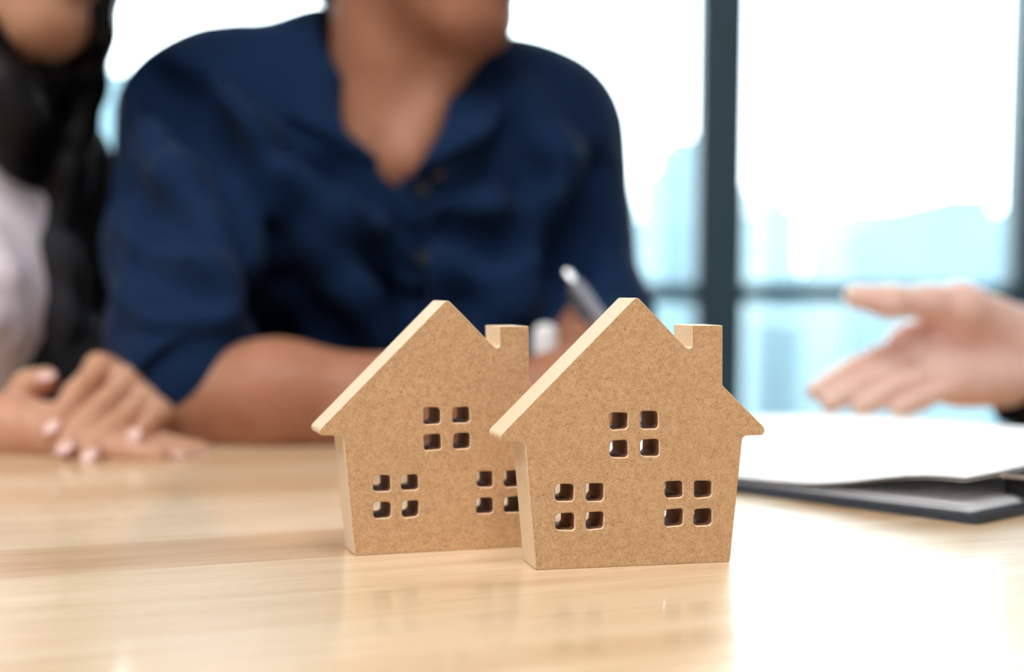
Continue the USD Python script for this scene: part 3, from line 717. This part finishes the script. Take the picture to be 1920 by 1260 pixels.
Hw.chain([at(150, -130, 1.15), at(186, -20, 1.135), at(190, 60, 1.14), at(178, 130, 1.16)], [.02, .0125, .0105, .008], .01)
Hw.chain([at(60, -60, 1.20), at(140, 40, 1.20), at(150, 150, 1.19), at(150, 250, 1.175)], [.03, .018, .011, .009], .012)
Hw.chain([at(-10, 60, 1.19), at(60, 140, 1.18), at(120, 160, 1.18), at(158, 175, 1.185)], [.03, .018, .012, .010], .012)
Hw.chain([at(-90, -120, 1.10), at(-60, 60, 1.09), at(-20, 180, 1.10), at(20, 260, 1.13), at(30, 380, 1.12)], [.03, .028, .028, .028, .012], .02)
Hw.chain([at(-120, -100, 1.14), at(-110, 120, 1.16), at(-90, 380, 1.19)], [.04, .045, .03], .02)
Hw.chain([at(-60, 160, 1.09), at(0, 175, 1.085), at(30, 230, 1.085), at(20, 300, 1.09)], [.018, .020, .018, .010], .02)
Hw.chain([at(10, 170, 1.12), at(65, 158, 1.13), at(125, 145, 1.15)], [.018, .016, .013], .015)
Hw.chain([at(50, 180, 1.12), at(66, 230, 1.12), at(60, 300, 1.115)], [.012, .010, .006], .015)
obj('hair', Hw.mesh(), 'black_hair', wom, True, rel=wl, label='long straight black hair')
whp = np.array([-0.54, 1.36, .545])
seated(wom, wl, whp, (.1, -1, 0), 'black_wool')
chair(whp[0], whp[1], (.1, -1, 0), 'black office chair under the person with long black hair')

# ---- the person at the right whose open hand reaches in
rl = np.array([0.93, 1.05, 0.0])
rp = thing('person', 'person in black jacket at the right edge, open hand held out beyond the papers', 'person', rl)
B = Vol((.18, .86, -.03), (1.12, 1.38, .56), .003)
RW = at(1930, 672, 1.10); RE = np.array([.72, 1.12, .045])
RM = (at(1945, 720, 1.10) + RE) / 2 + [0, 0, -.002]
B.chain([RW, at(2060, 712, 1.105), RM, RE], [.0245, .021, .026, .032], .02)
palm = [at(1697, 648, 1.075), at(1722, 672, 1.068), at(1748, 700, 1.062), at(1782, 724, 1.060)]
for i, m_ in enumerate(palm): B.cap(at(1925, 630 + 25 * i, 1.10), m_, .019, .0135, .014)
B.cap(at(1885, 715, 1.085), at(1800, 728, 1.07), .017, .012, .014)                      # heel of the hand
for a, mid, t, r in ((palm[0], (1606, 688, 1.045), (1530, 733, 1.02), .0086), (palm[1], (1630, 713, 1.04), (1556, 757, 1.012), .0087), (palm[2], (1672, 733, 1.037), (1616, 763, 1.015), .0084), (palm[3], (1728, 751, 1.040), (1684, 768, 1.022), .0076)):
    mid, t = at(*mid), at(*t)
    B.chain([a, mid, (mid * .45 + t * .55), t], [r * 1.08, r * 1.0, r * .97, r * .82], .0018)
B.chain([at(1890, 620, 1.09), at(1800, 578, 1.065), at(1742, 566, 1.05)], [.020, .0165, .0122], .014)   # thumb
B.chain([at(1742, 566, 1.05), at(1668, 566, 1.035), at(1604, 556, 1.03)], [.0118, .0114, .0088], .006)
B.cap(at(1840, 600, 1.085), at(1712, 640, 1.075), .012, .009, .02)                        # web
RS = np.array([.90, 1.16, .25])
B.cap(RE, RS, .032, .042, .02)
RC = np.array([.90, 1.02, .44])
P3, R3 = head(B, RC, (-1, -.05, -.1), .97)
B.cap([.93, 1.02, .24], RC + [.03, 0, -.05], .052, .05, .03)
B.cap([.93, .90, .20], [.93, 1.16, .20], .07, .07, .04)
B.cap([.94, 1.02, .15], [.96, 1.02, 0], .1, .11, .04)
body = obj('body', B.mesh(), 'skin_pale', rp, True, rel=rl)
obj('lips', lips_mesh(P3, R3, .97), 'lips', body, True, rel=rl)
eyes(P3, R3, body, rl)
J = Vol((.34, .76, -.24), (1.16, 1.42, .34), .005)
J.chain([at(1886, 768, 1.09), at(1962, 744, 1.10), at(2060, 722, 1.105), RM, RE], [.0105, .026, .033, .040, .046], .02)
J.cap(RE, RS, .052, .06, .03)
J.cap([.93, .90, .215], RS, .075, .075, .04)
J.chain([[.94, 1.02, .12], [.97, 1.02, -.22]], [.15, .14], .05)
J.chain([[.93, .88, .21], [.93, .84, -.02], [.80, .86, -.10]], [.06, .052, .045], .03)
J.cap(RW + (RW - RE) * .12, RW + [.015, 0, -.004], .0265, .0245, .004, cut=True)
J.cap(np.array([.86, 1.02, .33]), np.array([.83, 1.02, .2]), .055, .02, .01, cut=True)
obj('jacket', J.mesh(), 'black_wool', rp, True, rel=rl)
Hr = Vol(RC - .2, RC + .24, .0035)
Hr.ell(P3(-.022, 0, .055), (.106, .088, .095), R3, .01); Hr.ell(P3(-.06, 0, -.01), (.06, .075, .08), R3, .02); Hr.ell(P3(.09, 0, -.005), (.07, .085, .08), R3, .01, cut=True)
obj('hair', Hr.mesh(), 'black_hair', rp, True, rel=rl)
rh = np.array([1.02, 1.02, .545])
seated(rp, rl, rh, (-1, 0, 0), 'black_wool')
chair(rh[0], rh[1], (-1, 0, 0), 'black office chair under the person at the right edge')

# ------------------------------------------------------------ clipboard, papers, pen and bottle
K0 = at(1832, 995, .629); K0[2] = 0
u_ax = np.array([-.662, .750, 0]); v_ax = np.array([.735, .678, 0])
def K(u, v, z): return K0 + u_ax * u + v_ax * v + np.array([0, 0, z])
cb = thing('clipboard', 'dark navy clipboard with a metal clip, lying under the white papers', 'clipboard', (K0[0], K0[1], T))
def slab(poly, z0, z1):
    m = trimesh.creation.extrude_polygon(poly, z1 - z0, engine='earcut'); m.apply_translation((0, 0, z0))
    w = m.vertices; m.vertices = np.outer(w[:, 0], u_ax) + np.outer(w[:, 1], v_ax) + np.outer(w[:, 2], [0, 0, 1.0])
    if np.linalg.det(np.array([u_ax, v_ax, [0, 0, 1]])) < 0: m.invert()
    return m
obj('board', slab(Polygon([(0, 0), (.32, 0), (.32, .235), (0, .235)]).buffer(-.004).buffer(.004), .0003, .0043), 'board_navy', cb)
obj('clip', slab(Polygon([(-.006, .05), (.018, .05), (.024, .075), (.024, .15), (.018, .175), (-.006, .175)]), .0158, .0170), 'chrome', cb)
def tube(pts, r, n=10):
    P_ = np.array(pts, float); t = np.gradient(P_, axis=0); t /= np.linalg.norm(t, axis=1, keepdims=True)
    a = np.cross(t, [0.3, 0.2, 1.0]); a /= np.linalg.norm(a, axis=1, keepdims=True); b = np.cross(t, a)
    an = np.arange(n) * 2 * np.pi / n
    V_ = (P_[:, None] + r * (np.cos(an)[None, :, None] * a[:, None] + np.sin(an)[None, :, None] * b[:, None])).reshape(-1, 3)
    i, j = np.meshgrid(np.arange(len(P_) - 1), np.arange(n), indexing='ij')
    q = np.stack([i * n + j, i * n + (j + 1) % n, (i + 1) * n + (j + 1) % n, (i + 1) * n + j], -1).reshape(-1, 4)
    return V_, np.vstack([q[:, [0, 1, 2]], q[:, [0, 2, 3]]])
lev = [K(-.003, .054, .012) - K0, K(-.012, .060, .026) - K0, K(-.012, .09, .031) - K0, K(-.012, .13, .031) - K0, K(-.012, .165, .026) - K0, K(-.003, .171, .012) - K0]
obj('wire_lever', tube(lev, .0022), 'chrome', cb, True)
obj('spring_box', slab(Polygon([(-.005, .052), (.016, .052), (.016, .172), (-.005, .172)]), .0079, .0158), 'black_metal', cb)

def sheet(i, z, name_label, du=0.0, dv=0.0, lift=0.0, rot=0.0, curl=0.0, n=(28, 22), L=.280, W=.21):
    """one sheet of paper; curl lifts its middle and far side, lift raises the corner by the clip"""
    uu, vv = np.meshgrid(np.linspace(0, L, n[0]), np.linspace(0, W, n[1]), indexing='ij')
    a, b = uu / L, vv / W
    h = z + curl * b * b * (3 - 2 * b) * (.3 + .7 * np.sin(np.pi * np.clip(a * .72 + .12, 0, 1)))
    h = h + lift * np.exp(-(a / .22) ** 2.5) * (1 - .35 * b * b)
    c, s_ = math.cos(rot), math.sin(rot)
    U, Vv = du + c * uu - s_ * vv, dv + s_ * uu + c * vv
    P_ = np.stack([U[..., None] * u_ax + Vv[..., None] * v_ax + h[..., None] * np.array([0, 0, 1.0])], 0)[0].reshape(-1, 3)
    N = len(P_)
    ii, jj = np.meshgrid(np.arange(n[0] - 1), np.arange(n[1] - 1), indexing='ij')
    q = np.stack([ii * n[1] + jj, ii * n[1] + jj + 1, (ii + 1) * n[1] + jj + 1, (ii + 1) * n[1] + jj], -1).reshape(-1, 4)
    V_ = np.vstack([P_ + [0, 0, .00035], P_])
    rim = list(range(n[1])) + [k_ * n[1] + n[1] - 1 for k_ in range(1, n[0])] + [(n[0] - 1) * n[1] + k_ for k_ in range(n[1] - 2, -1, -1)] + [k_ * n[1] for k_ in range(n[0] - 2, 0, -1)]
    rim = np.array(rim); nx = np.roll(rim, -1)
    side = np.stack([rim, nx, nx + N, rim + N], 1)
    q = np.vstack([q, q[:, ::-1] + N, side[:, ::-1]])
    m = trimesh.Trimesh(V_, np.vstack([q[:, [0, 1, 2]], q[:, [0, 2, 3]]]), process=False)
    trimesh.repair.fix_normals(m)
    path = obj('paper_sheet', m, 'paper', smooth=40, label=name_label, cat='paper', group='papers on the clipboard')
    UsdGeom.Xformable(stage.GetPrimAtPath(path)).AddTranslateOp().Set(Gf.Vec3d(K0[0], K0[1], T))
sheet(0, .0046, 'lowest white paper sheet, flat on the dark clipboard with its near corner showing', .007, .006)
sheet(1, .0054, 'second white paper sheet from the bottom, slightly turned on the clipboard', .009, .009, rot=.010)
sheet(2, .0063, 'third white sheet up, under the curled top pages of the clipboard', .011, .008, curl=.001)
sheet(3, .0072, 'white page just under the topmost one, its edge curling up by the clip', .010, .006, lift=.0108, curl=.013)
sheet(4, .0079, 'topmost white page of the clipboard, bulging and lifted at the clip', .009, .004, lift=.0120, curl=.016)

pen_a, pen_b = at(1070, 522, .985), at(1198, 700, .955)
pd = (pen_b - pen_a) / np.linalg.norm(pen_b - pen_a)
pn = thing('pen', 'silver ballpoint pen with a dark grip held upright in the writing hand', 'pen', pen_a + [0, 0, T])
rot = trimesh.geometry.align_vectors([0, 0, 1], pd)
def lathe(prof, n=28):
    m = trimesh.creation.revolve(np.array(prof), sections=n); m.apply_transform(rot); return m
Lp = np.linalg.norm(pen_b - pen_a)
obj('barrel', lathe([(0, .004), (.0046, .004), (.0052, .010), (.0054, Lp * .62), (0, Lp * .62)]), 'pen_silver', pn, 35)
obj('push_button', lathe([(0, -.006), (.0024, -.006), (.0028, -.004), (.0028, .0045), (0, .0045)]), 'chrome', pn, 35)
obj('grip', lathe([(0, Lp * .62), (.0052, Lp * .62), (.0046, Lp * .9), (.0012, Lp * 1.02), (0, Lp * 1.03)]), 'pen_black', pn, 35)
side = np.cross(pd, [0, 1, 0]); side /= np.linalg.norm(side)
v = Vol(np.array([-.06, -.06, -.08]), np.array([.06, .06, .06]), .0012)
v.chain([-side * .0052 + pd * .008, -side * .0088 + pd * .012, -side * .0082 + pd * .040], [.0018, .0018, .0016], .002)
obj('clip', v.mesh(1, (0, 0, 0)), 'pen_black', pn, True)

bp = at(1022, 700, 1.062)
bt = thing('bottle', 'small white bottle with a rounded cap standing between the two wooden houses', 'bottle', (bp[0], bp[1], T))
m = trimesh.creation.revolve(np.array([(0, 0), (.0095, 0), (.0105, .001), (.0105, .048), (.0085, .053), (0, .053)]), sections=32); obj('bottle_body', m, 'white_plastic', bt, 35)
m = trimesh.creation.revolve(np.array([(0, .053), (.0092, .053), (.0092, .070), (.0078, .0765), (.0045, .0795), (0, .080)]), sections=32); obj('cap', m, 'white_plastic', bt, 35)
